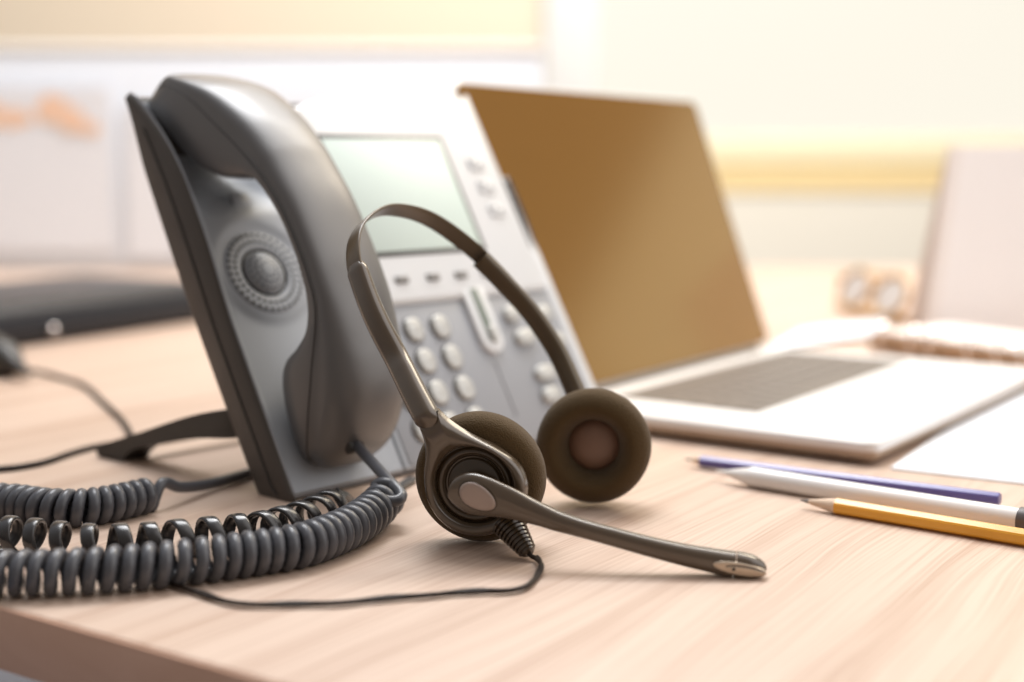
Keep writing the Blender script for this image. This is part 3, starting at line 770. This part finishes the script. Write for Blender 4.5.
link('temple', tube(cr([g0+V((0, 0, .034)), g0+gs*.06+V((-.02, 0, .036)), g0+gs*.11-gd*.03+V((-.02, 0, .03))], 20), .0028, 8), M['amber'], gx)
link('temple', tube(cr([g0+V((0, 0, .006)), g0+gd*gl*.5+V((0, 0, .005))-gs*.01, g1+V((.0, 0, .006))], 20), .0045, 8), M['amber'], gx)

# standing desk calendar
ck = empty('desk_calendar', 'pale pink standing desk calendar at the right edge', 'calendar', Matrix.Translation((.46, 1.25, 0)))
def at2(px, py, y): return at(px, py, y)
cy0 = 1.24
f0, f1 = at(922, 345, cy0), at(1110, 352, cy0-.06); f0.z = f1.z = .002
t0 = at(950, 148, cy0+.055); t1 = t0+(f1-f0)*1.0
def panel(a, b, c, d_, th, mm, name, par):
    nn = (b-a).cross(d_-a).normalized()
    bm = bmesh.new(); lo = [bm.verts.new(p) for p in (a, b, c, d_)]; hi = [bm.verts.new(p+nn*th) for p in (a, b, c, d_)]
    bm.faces.new(lo[::-1]); bm.faces.new(hi)
    for i in range(4): bm.faces.new((lo[i], lo[(i+1) % 4], hi[(i+1) % 4], hi[i]))
    return link(name, bm, mm, par, smooth=False)
panel(f0+V((.012, -.002, .006)), f1+V((0, -.002, .006)), t1+V((0, -.002, .0)), t0+V((.010, -.002, 0)), .003, M['cal'], 'page', ck)
panel(f0, f1, t1+V((0, .001, .002)), t0+V((0, .001, .002)), -.003, M['calback'], 'board', ck)
bk0, bk1 = f0+V((.01, .085, 0)), f1+V((.01, .085, 0))
panel(bk0, bk1, t1+V((0, .005, .002)), t0+V((0, .005, .002)), -.003, M['calback'], 'rear_board', ck)
# spiral notebook with wire binding, sparkling in front of the calendar
nb = empty('spiral_notebook', 'brown covered notebook with shiny wire rings in front of the calendar', 'notebook', Matrix.Translation((.40, 1.12, 0)))
n0, n1 = tp(868, 350), tp(1080, 384)
nd = (n1-n0).normalized(); nq = V((-nd.y, nd.x, 0))
if nq.y < 0: nq = -nq
mN = frame(n0, nd, nq, V((0, 0, 1)))
nl = (n1-n0).length
link('cover', rbox((0, 0, .001), (nl, .10, .014), .002, 2, mN), M['brown_cover'], nb)
link('page_block', rbox((.003, .004, .0142), (nl-.003, .098, .0175), .001, 1, mN), M['calback'], nb)
for i in range(7):
    x = .02+nl*(i/7.)+.006*math.sin(i*2.3)
    c = mN @ V((x, .0, .014))
    link('ring', tube(oval(c, nq*.009, V((0, 0, .011)), V(), 24), .0014, 8), M['chrome'], nb)
# chrome balls added to stand in for two blurred glints
for k, (px, py, z) in enumerate(((944, 352, .016), (1015, 352, .017))):
    b2 = bmesh.new(); bmesh.ops.create_icosphere(b2, subdivisions=3, radius=.009)
    b2.transform(Matrix.Translation(at(px, py, 1.14 if k == 0 else 1.07)))
    link('glint_ball', b2, M['chrome'], nb)

# ------------------------------------------------------------------ light
w = bpy.data.worlds.new('World'); C.world = w; w.use_nodes = True
nt = w.node_tree; bg = nt.nodes['Background']; N = nt.nodes.new; L = nt.links.new
tc = N('ShaderNodeTexCoord'); sx = N('ShaderNodeSeparateXYZ'); L(tc.outputs['Generated'], sx.inputs[0])
def mr(src, a, b, c, d):
    m = N('ShaderNodeMapRange'); m.interpolation_type = 'SMOOTHSTEP'
    for i, v in enumerate((a, b, c, d)): m.inputs[i+1].default_value = v
    L(src, m.inputs[0]); return m.outputs[0]
def mixc(fac, a, b):
    m = N('ShaderNodeMix'); m.data_type = 'RGBA'
    if hasattr(fac, 'default_value'): L(fac, m.inputs[0])
    else: m.inputs[0].default_value = fac
    for s, i in ((a, 6), (b, 7)):
        if isinstance(s, tuple): m.inputs[i].default_value = (*s, 1)
        else: L(s, m.inputs[i])
    return m.outputs[2]
up = mixc(mr(sx.outputs['Z'], -.1, .9, 0, 1), (.56, .51, .47), (.82, .86, .94))
warm = mixc(mr(sx.outputs['X'], .0, .9, 0, 1), up, (1.3, 1.08, .8))
fb = mixc(mr(sx.outputs['Y'], -.8, .35, 0, 1), (.38, .335, .30), warm)
dn = mixc(mr(sx.outputs['Z'], -.35, .0, 0, 1), (.30, .23, .18), fb)
vd = N('ShaderNodeVectorMath'); vd.operation = 'DOT_PRODUCT'; vd.inputs[1].default_value = V((.78, .12, .61)).normalized()
L(tc.outputs['Generated'], vd.inputs[0])
dn = mixc(mr(vd.outputs['Value'], .62, .93, 0, 1), dn, (2.7, 2.6, 2.55))
L(dn, bg.inputs['Color']); bg.inputs['Strength'].default_value = .74
def area(name, loc, tgt, size, power, col):
    l = bpy.data.lights.new(name, 'AREA'); l.shape = 'DISK'; l.size = size; l.energy = power; l.color = col
    o = bpy.data.objects.new(name, l); COL.objects.link(o); o.location = loc
    o.rotation_euler = (V(tgt)-V(loc)).to_track_quat('-Z', 'Y').to_euler(); return o
area('window_light', (1.3, 2.2, 1.9), (.05, .6, 0), 1.0, 23, (1.0, .87, .68))
area('ceiling_light', (-.3, 1.5, 2.0), (-.15, 1.0, .0), 1.2, 42, (.97, .98, 1.0))
area('wall_fill_light', (.3, 1.9, 1.9), (.3, 3.2, .0), 1.2, 46, (1.0, .97, .93))  # unseen lamp, added to brighten the back wall

# ------------------------------------------------------------------ camera
cam = bpy.data.cameras.new('camera'); co = bpy.data.objects.new('camera', cam); COL.objects.link(co)
co.location = (0, 0, CAM_H); co.rotation_euler = (PI/2-PITCH, 0, 0)
cam.sensor_width = 36; cam.lens = FPX*36/1024; cam.clip_start = .01; cam.clip_end = 100
cam.dof.use_dof = True; cam.dof.focus_distance = .573; cam.dof.aperture_fstop = 3.35; cam.dof.aperture_blades = 0
C.camera = co
C.view_settings.view_transform = 'Standard'; C.view_settings.look = 'None'
C.view_settings.exposure = -0.05; C.view_settings.gamma = 1
C.render.engine = 'CYCLES'; C.cycles.use_denoising = True
C.cycles.max_bounces = 6; C.cycles.sample_clamp_indirect = 4
